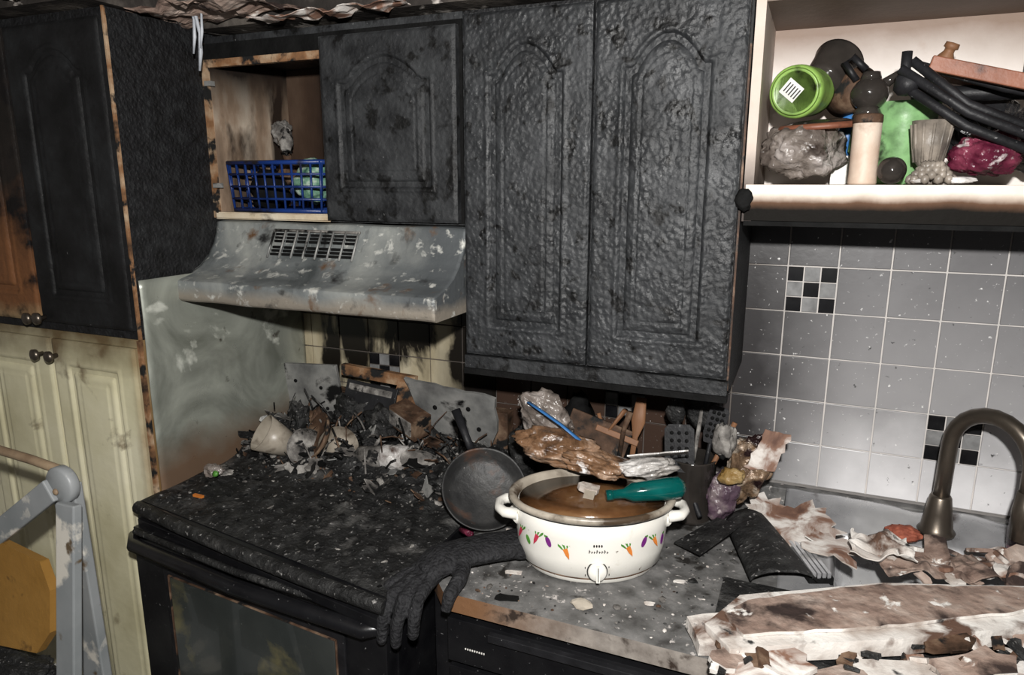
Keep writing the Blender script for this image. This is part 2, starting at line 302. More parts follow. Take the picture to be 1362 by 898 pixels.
# basket
o=O('blue_plastic_basket')
bx0,bx1,by0,by1,bz0,bz1=.045,.335,-.30,-.14,1.657,1.785
def rail(z,r,e=0):
    o.tube([(bx0-e,by0-e,z),(bx1+e,by0-e,z)],r,blue,6); o.tube([(bx0-e,by1+e,z),(bx1+e,by1+e,z)],r,blue,6)
    o.tube([(bx0-e,by0-e,z),(bx0-e,by1+e,z)],r,blue,6); o.tube([(bx1+e,by0-e,z),(bx1+e,by1+e,z)],r,blue,6)
for k,z in enumerate([bz0+.004,bz0+.034,bz0+.066,bz0+.098,bz1]): rail(z,.0035 if 0<k<4 else .006,.008*k/4)
for k in range(11):
    x=bx0+(bx1-bx0)*k/10
    o.tube([(x,by0,bz0),(x+(x-.19)*.06,by0-.008,bz1)],.0032,blue,6); o.tube([(x,by1,bz0),(x,by1+.008,bz1)],.003,blue,6)
for k in range(7):
    y=by0+(by1-by0)*k/6
    o.tube([(bx0,y,bz0),(bx0-.008,y,bz1)],.003,blue,6); o.tube([(bx1,y,bz0),(bx1+.008,y,bz1)],.003,blue,6)
o.box((bx0,by0,bz0-.001),(bx1,by1,bz0+.003),blue); o.done()
O('patterned_dish_cloth').blob((.25,-.22,1.732),(.070,.060,.066),cloth,.4,2,3,4,ridge=True).done()
O('burnt_paper_wad').blob((.10,-.22,1.715),(.05,.05,.055),char_dark,.3,2,9).blob((.15,-.2,1.76),(.04,.035,.04),ashb,.6,2.5,2,3,ridge=True).done()
o=O('melted_lamp'); o.tube([(.05,-.06,1.657),(.05,-.08,1.80),(.055,-.10,1.85)],[.02,.012,.016],ashb,10); o.blob((.055,-.11,1.88),(.034,.03,.04),ashg,.8,2.5,4,4,ridge=True); o.blob((.08,-.12,1.85),(.022,.02,.035),ashg,.5,2.5,6); o.done()
# ---------------------------------------------------------------- range hood
o=O('range_hood')
prof=[(-.30,1.632),(-.325,1.628),(-.332,1.60),(-.345,1.572),(-.366,1.543),(-.395,1.518),(-.432,1.500),(-.472,1.490),(-.482,1.486),(-.484,1.482),(-.484,1.440),(-.478,1.434)]
hx0,hx1=.0,.765
def hp(u,v):
    k=v*(len(prof)-1); i=min(int(k),len(prof)-2); f=k-i
    y=prof[i][0]*(1-f)+prof[i+1][0]*f; z=prof[i][1]*(1-f)+prof[i+1][1]*f
    x=hx0+(hx1-hx0)*u
    return (x,y+.003*nv(x*9,z*9,2),z+.003*nv(x*8,y*9,5))
o.grid(hp,80,44,hoodm)
for x in (hx0,hx1):
    vs=[(x,y,z) for y,z in prof]+[(x,-.012,1.434),(x,-.012,1.632)]
    o.add(vs,[tuple(range(len(vs)))],hoodm)
o.box((hx0+.003,-.47,1.445),(hx1-.003,-.012,1.452),char_dark)
for r in range(2):
    for k in range(7):
        x=.215+k*.037
        for q in range(3):
            zz=1.602-r*.032-q*.0085; yy=-.3355-(1.602-zz)*.42-(1.602-zz)**2*3.0
            o.box((x,yy-.0035,zz-.0025),(x+.028,yy+.004,zz+.0025),char_dark)
o.tube([(.21,-.336,1.612),(.475,-.336,1.612)],.003,ashg,6)
for k in range(8): o.tube([(.21+k*.0375,-.338,1.612),(.21+k*.0375,-.373,1.545)],.0022,platem,6)
o.box((0,-.012,1.434),(.765,-.0095,1.632),hoodm)
o.done(solid=.0015)
# ---------------------------------------------------------------- tall wall cabinet
o=O('tall_wall_cabinet')
o.box((.765,yc,1.30),(1.37,-.012,2.10),char_side)
o.box((.765,yc-.018,1.292),(1.37,yc+.02,1.332),char); o.box((.765,yc-.024,1.288),(1.372,yc-.006,1.302),char_dark)
door(o,.770,1.064,1.337,2.09,yc-.022,char_tall,(.833,1.002,1.41,2.02),.06,seed=4,amp=.0009)
door(o,1.070,1.366,1.337,2.09,yc-.022,char_tall,(1.133,1.303,1.41,2.02),.06,amp=.0013,seed=9)
o.box((1.3675,yc-.003,1.31),(1.3712,yc+.002,2.08),edged); o.done()
# ---------------------------------------------------------------- open shelf cabinet
o=O('open_shelf_cabinet')
o.box((1.374,-.325,1.66),(1.392,-.012,2.10),jamb)
o.box((1.392,-.030,1.731),(2.6,-.012,2.065),shelfw); o.box((1.392,-.315,2.065),(2.6,-.012,2.10),brownu)
o.box((1.392,-.302,1.685),(2.6,-.012,1.730),shelfe); o.box((1.378,-.328,1.662),(2.6,-.303,1.731),shelfe); o.box((1.378,-.327,1.652),(2.6,-.05,1.661),char_dark)
o.box((2.58,-.315,1.73),(2.6,-.012,2.07),shelfw)
o.done()
o=O('charred_cloth_scrap'); o.blob((1.376,-.345,1.70),(.022,.010,.024),char_dark,.6,2,3,3,ridge=True); o.done()
# shelf items
o=O('green_cup')
CT=X((1.452,-.285,1.905),(-84,6,-10))
o.lathe([(0,0),(.046,0),(.049,.004),(.050,.02),(.047,.12),(.049,.125),(.044,.125),(.043,.01),(0,.01)],green,CT)
o.lathe([(.038,-.001),(.041,-.003),(.044,-.001)],green,CT)
LT=CT@X((-.006,-.002,0),(0,0,35))
o.box((-.018,-.016,-.0015),(.016,.016,.0),white,LT)
for k in range(5): o.box((-.013+k*.006,-.01,-.0022),(-.0105+k*.006,.01,-.0012),ink,LT)
o.done()
o=O('smoked_glass_tumbler'); o.lathe([(0,0),(.036,0),(.04,.01),(.048,.085),(.051,.088),(.045,.086),(.036,.012),(0,.012)],dglass,X((1.495,-.17,1.93),(-55,0,-25))); o.lathe([(.035,0),(.04,.04),(.037,.08),(0,.082)],ashb,X((1.53,-.12,1.90),(70,0,40))); o.done()
o=O('dark_casserole_lid'); o.lathe([(0,.012),(.05,.010),(.075,.003),(.078,0),(.075,-.004),(0,-.004)],dglass,X((1.50,-.2,1.848),(4,-3,0))); o.lathe([(.074,.006),(.080,.0),(.076,-.006)],board,X((1.50,-.2,1.846),(4,-3,0))); o.done()
O('crumpled_plastic_bag').blob((1.470,-.215,1.795),(.092,.085,.066),bag,.5,2.2,2,5,ridge=True).done()
o=O('glass_teapot'); o.blob((1.585,-.20,1.905),(.035,.033,.032),dglass,.04,1,1,4); o.tube([(1.585,-.2,1.93),(1.585,-.2,1.945)],[.02,.016],dglass); o.tube([(1.56,-.2,1.93),(1.535,-.2,1.965),(1.55,-.2,1.975),(1.575,-.2,1.95)],.007,blackm,8); o.tube([(1.60,-.2,1.915),(1.64,-.2,1.945)],[.012,.006],dglass)
o.tube([(1.585,-.2,1.88),(1.585,-.2,1.862)],[.02,.028],dglass); o.done()
o=O('pillar_candle'); o.lathe([(0,0),(.0245,0),(.0255,.004),(.0245,.02),(.025,.118),(.0225,.122),(0,.121)],pinkw,X((1.584,-.275,1.7315))); o.lathe([(.0252,.112),(.026,.116),(.0255,.126),(.022,.129),(0,.128)],ashb,X((1.584,-.275,1.7315))); o.done()
o=O('green_pitcher'); o.lathe([(0,0),(.045,0),(.05,.01),(.058,.13),(.062,.155),(.064,.158),(.06,.158),(.055,.13),(.045,.01),(0,.008)],pgreen,X((1.655,-.15,1.7315))); o.tube([(1.60,-.16,1.87),(1.57,-.16,1.86),(1.565,-.16,1.80),(1.605,-.16,1.76)],.008,pgreen,8); o.done()
o=O('cut_glass_goblet'); o.lathe([(0,.0),(.028,0),(.03,.006),(.012,.016),(.012,.028),(.022,.04),(.03,.07),(.034,.115),(.031,.115),(.026,.07),(.0,.045)],gobl,X((1.692,-.26,1.7315)),n=24)
for k in range(12):
    a=k*math.pi/6; o.tube([(1.692+.023*math.cos(a),-.26+.023*math.sin(a),1.772),(1.692+.034*math.cos(a),-.26+.034*math.sin(a),1.84)],.003,gobl,6)
o.done()
o=O('artichoke_ornament')
for l in range(4):
    for k in range(10):
        a=k*2*math.pi/10+l*.3; r=.034-.007*l; o.blob((1.715+r*math.cos(a)-.02,-.307+r*math.sin(a)*.25,1.741+.008*l),(.009,.006,.010),gobl,.1,1,k,1)
o.done()
O('dark_glass_ball').blob((1.632,-.285,1.7575),(.025,.025,.025),dglass,.0,1,1,4).done()
O('maroon_snack_bag').blob((1.785,-.25,1.785),(.070,.045,.048),maroon,.55,2,6,5,ridge=True,rot=(0,18,0)).done()
O('black_garbage_bag').blob((1.90,-.17,1.81),(.12,.08,.07),bbag,.5,2.2,8,5,ridge=True).blob((1.79,-.1,1.83),(.08,.05,.08),bbag,.4,2,3,4,ridge=True).done()
o=O('folded_tripod')
for k,(dx,dz) in enumerate([(0,0),(.0,-.022),(.02,.016)]):
    o.tube([(1.625+dx,-.30+.01*k,1.935+dz),(1.74,-.305+.01*k,1.855+dz),(1.97,-.30+.01*k,1.725+dz+.03)],.0085,blackm,10)
o.tube([(1.635,-.29,1.90),(1.635,-.29,1.965)],.009,blackm,10); o.blob((1.64,-.29,1.91),(.022,.018,.022),blackm,.2,2,1,2)
o.tube([(1.645,-.26,1.95),(1.80,-.24,1.90),(1.97,-.22,1.86)],.007,blackm,8); o.tube([(1.66,-.2,1.90),(1.97,-.15,1.90)],.014,blackm,10); o.done()
o=O('terracotta_cutting_board'); o.box((0,-.008,-.012),(.30,.008,.014),board,X((1.675,-.27,1.945),(0,15,0))); o.box((0,0,-.004),(.28,.10,.004),board,X((1.68,-.26,1.937),(0,14,0))); o.done(bevel=.002)
o=O('small_brown_jar'); o.lathe([(0,0),(.014,0),(.015,.02),(.009,.03),(.009,.035),(.013,.037),(.012,.046),(0,.047)],wood,X((1.70,-.2,1.945),(10,20,0)),n=20); o.done()
o=O('black_speaker'); o.box((1.86,-.14,1.93),(1.98,-.06,2.03),blackm); o.lathe([(0,0),(.03,0),(.034,.005),(0,.006)],dglass,X((1.92,-.14,1.98),(90,0,0))); o.done(bevel=.004)
O('crumpled_foil').blob((1.74,-.31,1.740),(.030,.010,.007),film,.5,3,1,3,ridge=True).blob((1.67,-.31,1.738),(.018,.010,.005),film,.5,3,3,3,ridge=True).done()
o=O('blue_bottle'); o.lathe([(0,0),(.018,0),(.019,.05),(.012,.075),(.012,.085),(0,.086)],cyan,X((1.555,-.12,1.79)),n=20); o.box((1.53,-.14,1.7315),(1.58,-.1,1.79),white); o.done()
# ---------------------------------------------------------------- stove
o=O('kitchen_range')
yb=-.03
def bent(p,s=.148): p.y-=s*p.x*min(1,max(0,(-p.y-.1)/.56)); return p
o.box((.0,-.668,.905),(.81,yb,.948),black)
o.tube([(.0,-.665,.935),(.2,-.675,.935),(.4,-.678,.935),(.6,-.675,.935),(.81,-.665,.935)],.016,ash,10)
o.box((.01,-.675,.888),(.80,-.655,.91),black)
k1=len(o.v)
o.box((.012,-.66,.02),(.80,yb,.90),black)
o.box((.01,-.690,.860),(.80,-.655,.895),black)
o.tube([(.01,-.69,.872),(.05,-.722,.872),(.4,-.735,.872),(.76,-.722,.872),(.80,-.69,.872)],[.014,.017,.018,.017,.014],black,12)
o.tube([(.03,-.70,.893),(.4,-.715,.893),(.77,-.70,.893)],.008,ash,8)
o.box((.015,-.695,.22),(.795,-.655,.855),black)
o.box((.125,-.701,.34),(.69,-.694,.825),blackm)
o.box((.150,-.7045,.36),(.665,-.7005,.805),glass)
for a,b in [((.144,-.706,.805),(.671,-.70,.808)),((.144,-.706,.35),(.147,-.70,.808)),((.668,-.706,.35),(.671,-.70,.808))]: o.box(a,b,ashb)
o.box((.015,-.69,.05),(.795,-.655,.205),black)
for i in range(0,k1): o.v[i]=bent(o.v[i])
for i in range(k1,len(o.v)): o.v[i]=bent(o.v[i],.085)
# back guard
o.box((.0,-.075,.95),(.76,-.030,1.10),ashb)
T=X((.10,-.09,1.08),(8,-3,3)); o.box((-.10,-.006,-.10),(.105,.006,.105),platem,T)
for (a,b) in [(-.05,.05),(.04,.03),(-.06,-.04),(.05,-.04)]: o.lathe([(0,0),(.006,0),(.006,.004),(0,.004)],char_dark,T@X((a,-.008,b),(90,0,0)),n=10)
T=X((.60,-.10,1.075),(14,4,-2)); o.slab(jagpoly([(-.15,.10),(.14,.10),(.145,-.01),(.12,-.07),(-.05,-.06),(-.11,-.02)],.03,.003),.010,platem,T@X((0,0,0),(90,0,0)))
for (a,b) in [(-.05,.03),(.06,.05),(.09,-.01)]: o.lathe([(0,0),(.007,0),(.007,.004),(0,.004)],char_dark,T@X((a,-.01,b),(90,0,0)),n=10)
o.box((-.13,-.01,-.015),(.13,.01,.02),edge,X((.34,-.08,1.165),(0,3,0))); o.box((-.085,-.014,-.055),(.085,.012,.045),blackm,X((.33,-.11,1.10),(-20,6,4)))
o.box((-.075,-.016,.015),(.07,-.013,.035),ashg,X((.33,-.11,1.10),(-20,6,4))); o.slab(jagpoly([(-.03,-.07),(.05,-.06),(.05,.07),(-.02,.06)],.02,.004),.006,edge,X((.43,-.10,1.11),(80,10,0)))
o.done(bevel=.003)
def heap(x,y):
    b=smooth(-.44,-.18,y)*(1-.3*smooth(.55,.8,x))
    e=min(x-.0,.81-x,(y+.66),-.03-y); k=smooth(0,.03,e)
    return .949+k*(.006+.009*nv(x*14,y*14,1)+.005*nv(x*35,y*35,4)+.003*nv(x*90,y*90,6)+b*(.05+.05*nv(x*9,y*9,7)+.03*nv(x*25,y*25,2)))
o=O('burnt_cooktop_debris')
def hf(u,v):
    x=.004+.802*u; y=-.655+.61*v; return bent(Vector((x,y,max(.9495,heap(x,y)))))
o.grid(hf,190,145,ash)
R=random.Random(3)
for k in range(1000):
    x=R.uniform(.03,.78); y=R.uniform(-.64,-.08) if R.random()<.5 else R.uniform(-.38,-.06)
    s=R.uniform(.0012,.005)*(2.1 if y>-.35 else 1)
    m=R.choice([ash,ash,char_dark,ash,ash,ashg,ashg,ashb] if y>-.4 else [ash,ash,char_dark,ash,ash,char_dark,ashg]); p=bent(Vector((x,y,max(.95,heap(x,y))+s*.2)))
    o.blob(p,(s*R.uniform(.6,2.6),s*R.uniform(.6,2),s*R.uniform(.3,.8)),m,.6,1.5,k,1,rot=(R.uniform(-30,30),R.uniform(-30,30),R.uniform(0,180)),smooth=False)
for k in range(170):
    x=R.uniform(.05,.76) if R.random()<.5 else R.uniform(.03,.4); y=R.uniform(-.38,-.09); L=R.uniform(.012,.045)
    p=bent(Vector((x,y,heap(x,y)+.012)))
    o.slab(jag(0,0,L,L*R.uniform(.3,.8),11,k,.6),.0025,R.choice([ash,ash,ashg,ashg,ashb,char_dark,platem]),X(p,(R.uniform(-80,80),R.uniform(-60,60),R.uniform(0,180))))
for k in range(80):
    x=R.uniform(.06,.74); y=R.uniform(-.34,-.1); p=bent(Vector((x,y,heap(x,y)+.02)))
    d=Vector((R.uniform(-1,1),R.uniform(-.6,.6),R.uniform(-.1,1.0))).normalized()*R.uniform(.03,.10)
    o.tube([p,p+d*.5+Vector((0,0,.006)),p+d],R.uniform(.0012,.003),R.choice([ash,char_dark,ashb,ashg]),6)
for c,r,m,s in [((.12,-.18,1.02),(.05,.04,.07),ash,1),((.06,-.22,1.0),(.035,.04,.055),ash,21),((.27,-.13,1.05),(.07,.05,.075),ash,2),((.40,-.16,1.05),(.07,.05,.06),ash,3),((.62,-.2,.98),(.06,.05,.03),ash,6),((.05,-.3,.97),(.035,.04,.035),ashg,9),((.07,-.45,.955),(.035,.03,.015),ashg,12),((.33,-.24,.98),(.06,.04,.03),ash,11),((.68,-.3,.98),(.06,.05,.035),ash,14),((.08,-.2,1.0),(.035,.03,.04),ashb,17),((.71,-.18,1.0),(.045,.04,.05),ash,19),((.20,-.20,1.04),(.03,.025,.045),ashb,23)]:
    o.blob(c,r,m,1.2,2.6,s,4,ridge=True)
o.box((-.055,-.03,-.03),(.055,.03,.035),ashb,X((.50,-.17,1.075),(10,14,-18))); o.box((-.05,-.034,-.02),(.04,-.03,.025),ashg,X((.50,-.17,1.075),(10,14,-18)))
o.done()
o=O('broken_ceramic_cup')
o.lathe([(.0,0),(.034,0),(.054,.095),(.050,.095),(.031,.006),(0,.006)],rimm,X((.18,-.30,.995),(40,-40,0)),n=28)
o.lathe([(.0,0),(.058,.004),(.068,.018),(.065,.021),(.054,.010),(0,.007)],ashb,X((.275,-.28,1.03),(62,10,-40)),n=28)
o.lathe([(.0,0),(.052,.004),(.058,.012),(0,.008)],rimm,X((.335,-.28,1.01),(75,0,20)),n=28); o.lathe([(.0,0),(.05,.004),(.056,.012),(0,.008)],ashg,X((.24,-.31,1.0),(65,0,60)),n=28); o.done()
o=O('charred_paper_roll'); o.tube([(.41,-.29,1.0),(.46,-.29,1.003),(.53,-.275,1.008),(.60,-.27,1.003),(.63,-.26,.998)],[.026,.031,.029,.03,.022],ashg,24); o.lathe([(.031,0),(.034,.004),(.034,.07),(.03,.074)],film,X((.48,-.285,1.005),(0,90,14)),n=24); o.done()
o=O('melted_bottle_scrap'); o.blob((.07,-.48,.974),(.035,.025,.018),bag,.5,3,1,4,ridge=True); o.lathe([(.008,0),(.008,.008),(0,.009)],leaf,X((.10,-.5,.975),(60,0,0)),n=14); o.box((.12,-.60,.957),(.15,-.592,.963),orange); o.done()
# ---------------------------------------------------------------- counter, dishwasher
o=O('countertop')
cy=-.715
def slabz(pts,z0,z1,m,ms):
    n=len(pts); o.add([(x,y,z1) for x,y in pts],[tuple(range(n))],m); o.add([(x,y,z0) for x,y in pts],[tuple(reversed(range(n)))],m)
    o.add([(x,y,z0) for x,y in pts]+[(x,y,z1) for x,y in pts],[(i,(i+1)%n,n+(i+1)%n,n+i) for i in range(n)],ms)
slabz([(.848,-.012),(.848,-.66),(.90,cy),(1.60,cy),(1.60,-.012)],.912,.95,granite,gedge)
slabz([(1.60,-.54),(1.60,cy),(2.7,cy),(2.7,-.54)],.912,.95,granite,gedge)
o.box((.82,-.04,.945),(2.7,-.010,.993),granite); o.box((1.60,-.13,.912),(2.7,-.012,.95),granite)
o.done(bevel=.003)
o=O('base_cabinet'); o.box((.85,-.66,.02),(.90,-.02,.91),black); o.box((1.56,-.68,.02),(2.7,-.60,.91),char); o.box((1.52,-.68,.02),(1.56,-.02,.91),char); o.done()
o=O('dishwasher'); o.box((.905,-.685,.03),(1.515,-.02,.905),blackm); o.box((.907,-.712,.80),(1.513,-.685,.895),black); o.box((.907,-.708,.10),(1.513,-.685,.785),black); o.box((1.0,-.724,.872),(1.40,-.710,.888),blackm)
for k in range(9): o.box((.945+k*.005,-.7135,.833),(.948+k*.005,-.7118,.837),white)
o.done(bevel=.003)
o=O('kitchen_sink')
def sk(u,v):
    x=1.50+.87*u; y=-.56+.51*v
    d=min(x-1.60,2.32-x,y+.52,-.14-y)
    z=.953-.14*smooth(0,.03,d)
    if v>.80: z+=.045*smooth(.80,1,v)+.010*nv(x*11,y*11,1)
    return (x,y,z+.001*nv(x*20,y*20,1))
o.grid(sk,100,80,steel); o.done(solid=.0015)
# faucet
o=O('gooseneck_faucet')
c=(1.815,-.11)
o.lathe([(0,0),(.036,0),(.038,.006),(.032,.014),(.027,.05),(.022,.085),(.019,.09),(0,.09)],bronze,X((c[0],c[1],.975)),n=28)
pts=[(c[0],c[1],1.04),(c[0]+.002,c[1],1.16)]
for k in range(0,13):
    a=math.pi-k*math.pi/12*1.02; R0=.085
    q=R0+R0*math.cos(a); pts.append((c[0]+.003+q*.72,c[1]-q*.66,1.185+R0*math.sin(a)))
e=pts[-1]; pts+=[(e[0],e[1],1.13)]
o.tube(pts,.0165,bronze,18); o.tube([(e[0],e[1],1.14),(e[0],e[1],1.10),(e[0],e[1],1.04)],[.018,.023,.021],bronze,18); o.done()
o=O('soap_bottle'); o.lathe([(0,0),(.03,0),(.033,.01),(.033,.085),(.022,.11),(.012,.12),(.012,.135),(0,.136)],soap,X((1.975,-.13,.967)),n=28); o.lathe([(0,0),(.014,0),(.014,.02),(.004,.03),(.004,.05),(0,.05)],pursoot,X((1.975,-.13,1.10)),n=20); o.lathe([(.0335,.02),(.0338,.03),(.0338,.07),(.0335,.075)],pursoot,X((1.975,-.13,.967)),n=28); o.done()
O('red_scrub_sponge').blob((1.745,-.165,.985),(.035,.022,.017),M('red_scrubber',[(.12,.02,.01),(.4,.12,.07)],scale=60,rough=.8,bump=.8),.2,3,2,4).done()
# ---------------------------------------------------------------- slow cooker
o=O('slow_cooker'); C=(1.128,-.482); rz=21
T=X((C[0],C[1],.951),(0,0,rz))
sx,sy=.915,.68
def bodyr(z):
    pr=[(0,.150),(.012,.160),(.05,.169),(.1,.173),(.135,.176)]
    for (a,b),(c2,d) in zip(pr,pr[1:]):
        if a<=z<=c2: return b+(d-b)*(z-a)/(c2-a)
    return .176
o.lathe([(0,0),(.142,0),(.148,.004),(.151,.012),(.153,.016),(.160,.02),(.169,.055),(.173,.10),(.176,.135),(.170,.138)],enamel,T,sx,sy,n=96)
o.lathe([(.150,.011),(.1545,.014),(.150,.018)],ashb,T,sx,sy,n=96)
o.lathe([(.150,.130),(.176,.137),(.186,.141),(.190,.147),(.188,.153),(.180,.155),(.172,.150),(.166,.135),(.150,.08),(0,.075)],rimm,T,sx,sy,n=96)
o.lathe([(.176,.1365),(.184,.139),(.1765,.1345)],blackm,T,sx,sy,n=96)
o.lathe([(.1655,.140),(.08,.1425),(0,.1425)],broth,T,sx,sy,n=64)
for s in (-1,1):
    pts=[(s*.155,-.035,.118),(s*.180,-.033,.120),(s*.192,-.015,.120),(s*.194,.015,.120),(s*.180,.033,.120),(s*.155,.035,.118)]
    o.tube(pts,[.012,.011,.010,.010,.011,.012],enamel,12,T=T)
    o.tube([(s*.150,-.03,.105),(s*.165,0,.104),(s*.150,.03,.105)],.012,enamel,10,T=T)
def onbody(ang,z,off=.001):
    a=math.radians(ang); r=bodyr(z); nx,ny=math.cos(a)/sx,math.sin(a)/sy; l=math.hypot(nx,ny); nx/=l; ny/=l
    p=Vector((r*sx*math.cos(a)+nx*off,r*sy*math.sin(a)+ny*off,z)); yaw=math.degrees(math.atan2(ny,nx))+90
    return T@X(p,(-6,0,yaw))
DS=1.25
def dec(ang,z,pts,m):
    B=onbody(ang,z,.0014); o.slab([(x*DS,y*DS) for x,y in pts],.0008,m,B@X((0,0,0),(90,0,0)))
def ell(cx,cy2,rx,ry,rot=0,n=14):
    c2,s2=math.cos(math.radians(rot)),math.sin(math.radians(rot)); out=[]
    for k in range(n):
        a=2*math.pi*k/n; x=rx*math.cos(a);y=ry*math.sin(a); out.append((cx+x*c2-y*s2,cy2+x*s2+y*c2))
    return out
def carrot(ang,z,m,rot=25):
    c2,s2=math.cos(math.radians(rot)),math.sin(math.radians(rot))
    rt=lambda P:[(x*c2-y*s2,x*s2+y*c2) for x,y in P]
    dec(ang,z,rt([(-.004,.004),(.004,.004),(.003,-.006),(0,-.014),(-.003,-.006)]),m)
    for q in (-.004,0,.004): dec(ang,z,rt([(q-.001,.004),(q*1.8-.002,.012),(q*2,.015),(q*1.8+.002,.011),(q+.001,.004)]),leaf)
def eggpl(ang,z,rot=20):
    dec(ang,z,ell(0,0,.004,.009,rot),purple); dec(ang,z,ell(.0-.009*math.sin(math.radians(rot)),.009,.0035,.0028,rot),leaf)
for a,z,kf in [(203,.088,'r'),(214,.078,'l'),(224,.092,'r'),(235,.09,'e'),(249,.077,'c'),(295,.083,'c'),(308,.092,'e'),(320,.088,'c'),(332,.08,'e')]:
    if kf=='c': carrot(a,z,orange)
    elif kf=='e': eggpl(a,z,30 if a<270 else -30)
    elif kf=='r': carrot(a,z,red,-20)
    else: dec(a,z,ell(0,0,.0035,.008,40),leaf)
for k,(dx,h) in enumerate([(-.018,.007),(-.013,.004),(-.008,.004),(-.003,.007),(.002,.004),(.007,.005),(.012,.007),(.017,.004)]):
    B=onbody(272,.078,.0014)@X((0,0,0),(90,0,0)); o.slab([(dx,0),(dx+.0014,0),(dx+.002,h),(dx+.0006,h)],.0008,ink,B); o.slab([(dx,h*.4),(dx+.0035,h*.45),(dx+.0035,h*.65),(dx,h*.6)],.0008,ink,B)
B=onbody(272,.094,.0014)@X((0,0,0),(90,0,0))
for dx in (-.008,-.003,.002,.007): o.slab(ell(dx,0,.0018,.0028,0,8),.0008,ink,B)
B=onbody(272,.038,.001)
o.lathe([(0,0),(.019,0),(.0185,.006),(.016,.011),(0,.012)],enamel,B@X((0,0,0),(90,0,0)),n=32); o.box((-.0035,-.019,-.016),(.0035,-.010,.016),enamel,B); o.box((-.0008,-.0196,-.014),(.0008,-.018,.014),ink,B)
o.lathe([(.0192,.0),(.0205,.0),(.0205,.001),(.0192,.001)],ink,B@X((0,-.001,0),(90,0,0)),n=32)
for k in range(7):
    a=math.radians(200-k*36); o.box((-.0008,-.001,-.0015),(.0008,.0005,.0015),ink,B@X((.0245*math.cos(a),0,.0245*math.sin(a)),(0,0,0)))
o.slab(jag(0,0,.024,.015,9,4,.4),.012,drywall,X((C[0]-.005,C[1]-.005,1.112),(10,12,20))); o.box((-.01,-.004,0),(.012,.004,.022),rimm,X((C[0]-.005,C[1]-.01,1.092),(10,15,0)))
o.done()
o=O('teal_glass_bottle'); o.tube([(1.175,-.51,1.118),(1.20,-.498,1.120),(1.215,-.49,1.122),(1.28,-.455,1.127),(1.30,-.443,1.129),(1.31,-.438,1.13)],[.009,.010,.019,.023,.022,.012],teal,24); o.tube([(1.168,-.514,1.117),(1.18,-.508,1.118)],[.011,.011],teal,20); o.done()
o=O('food_filled_plastic_bag')
o.blob((1.01,-.375,1.150),(.12,.07,.040),bagb,.6,2,3,5,ridge=True,rot=(10,8,12)); o.blob((1.11,-.39,1.132),(.105,.055,.030),bagb,.55,2.2,7,5,ridge=True,rot=(0,10,12))
o.blob((.96,-.30,1.19),(.085,.04,.060),bag,.6,2,5,5,ridge=True,rot=(0,38,10)); o.tube([(.93,-.345,1.235),(.97,-.36,1.222),(1.02,-.37,1.20),(1.07,-.385,1.175)],.006,cyan,6,flat=.3)
o.blob((1.215,-.37,1.130),(.085,.06,.024),film,.6,2,11,5,ridge=True,rot=(-14,-6,14)); o.slab(jagpoly([(-.06,-.03),(.06,-.035),(.075,.02),(-.05,.035)],.02,.006),.003,film,X((1.235,-.36,1.158),(-28,-6,20))); o.done()
# skillet
o=O('frying_pan'); nrm=Vector((.42,-.62,.66)).normalized(); T=Matrix.Translation((.840,-.405,1.018))@nrm.to_track_quat('Z','Y').to_matrix().to_4x4()
pan=M('burnt_iron',[(.012,.012,.013),(.03,.03,.03),(.055,.054,.052)],scale=12,rough=.5,metal=.2,bump=.5,spots=[((.08,.042,.028),9,.55,.65),((.25,.24,.23),75,.68,.74)])
o.lathe([(0,-.006),(.078,-.006),(.092,.012),(.098,.030),(.100,.032),(.098,.034),(.094,.030),(.084,.010),(.072,0),(0,0)],pan,T,n=56)
o.tube([(-.02,.098,.024),(-.03,.13,.03),(-.05,.20,.034)],[.010,.009,.012],blackm,10,T=T,flat=.6); o.done()
# glove
o=O('black_knit_glove')
o.tube([(.975,-.545,.982),(.94,-.575,.984),(.90,-.62,.986),(.865,-.665,.984),(.845,-.70,.968)],[.046,.047,.045,.048,.038],knit,20,flat=.5,up=(0,0,1))
o.tube([(.99,-.530,.980),(.975,-.545,.982)],[.050,.049],knit,20,flat=.52,up=(0,0,1))
base=Vector((.842,-.705,.962))
F=[[(-.030,.0,0),(-.05,-.035,-.012),(-.062,-.06,-.045),(-.066,-.066,-.085)],[(-.012,-.014,0),(-.03,-.055,-.014),(-.038,-.078,-.055),(-.040,-.082,-.10)],[(.008,-.02,0),(-.002,-.06,-.014),(-.006,-.08,-.06),(-.008,-.082,-.10)],[(.028,-.02,0),(.026,-.052,-.012),(.026,-.068,-.045),(.024,-.07,-.08)]]
for f in F: o.tube([base+Vector((f[0][0]*.6+.015,.03,.006))]+[base+Vector(p) for p in f]+[base+Vector(f[-1])+Vector((0,0,-.008))],[.014,.014,.0135,.013,.011,.006],knit,12)
o.tube([(.915,-.66,.978),(.928,-.70,.974),(.925,-.735,.960),(.921,-.745,.93)],[.018,.016,.014,.010],knit,12)
o.done(remesh=.0035)
o=O('burnt_lipstick_tube'); o.tube([(.83,-.50,.965),(.865,-.515,.966)],.007,maroon,12); o.done()
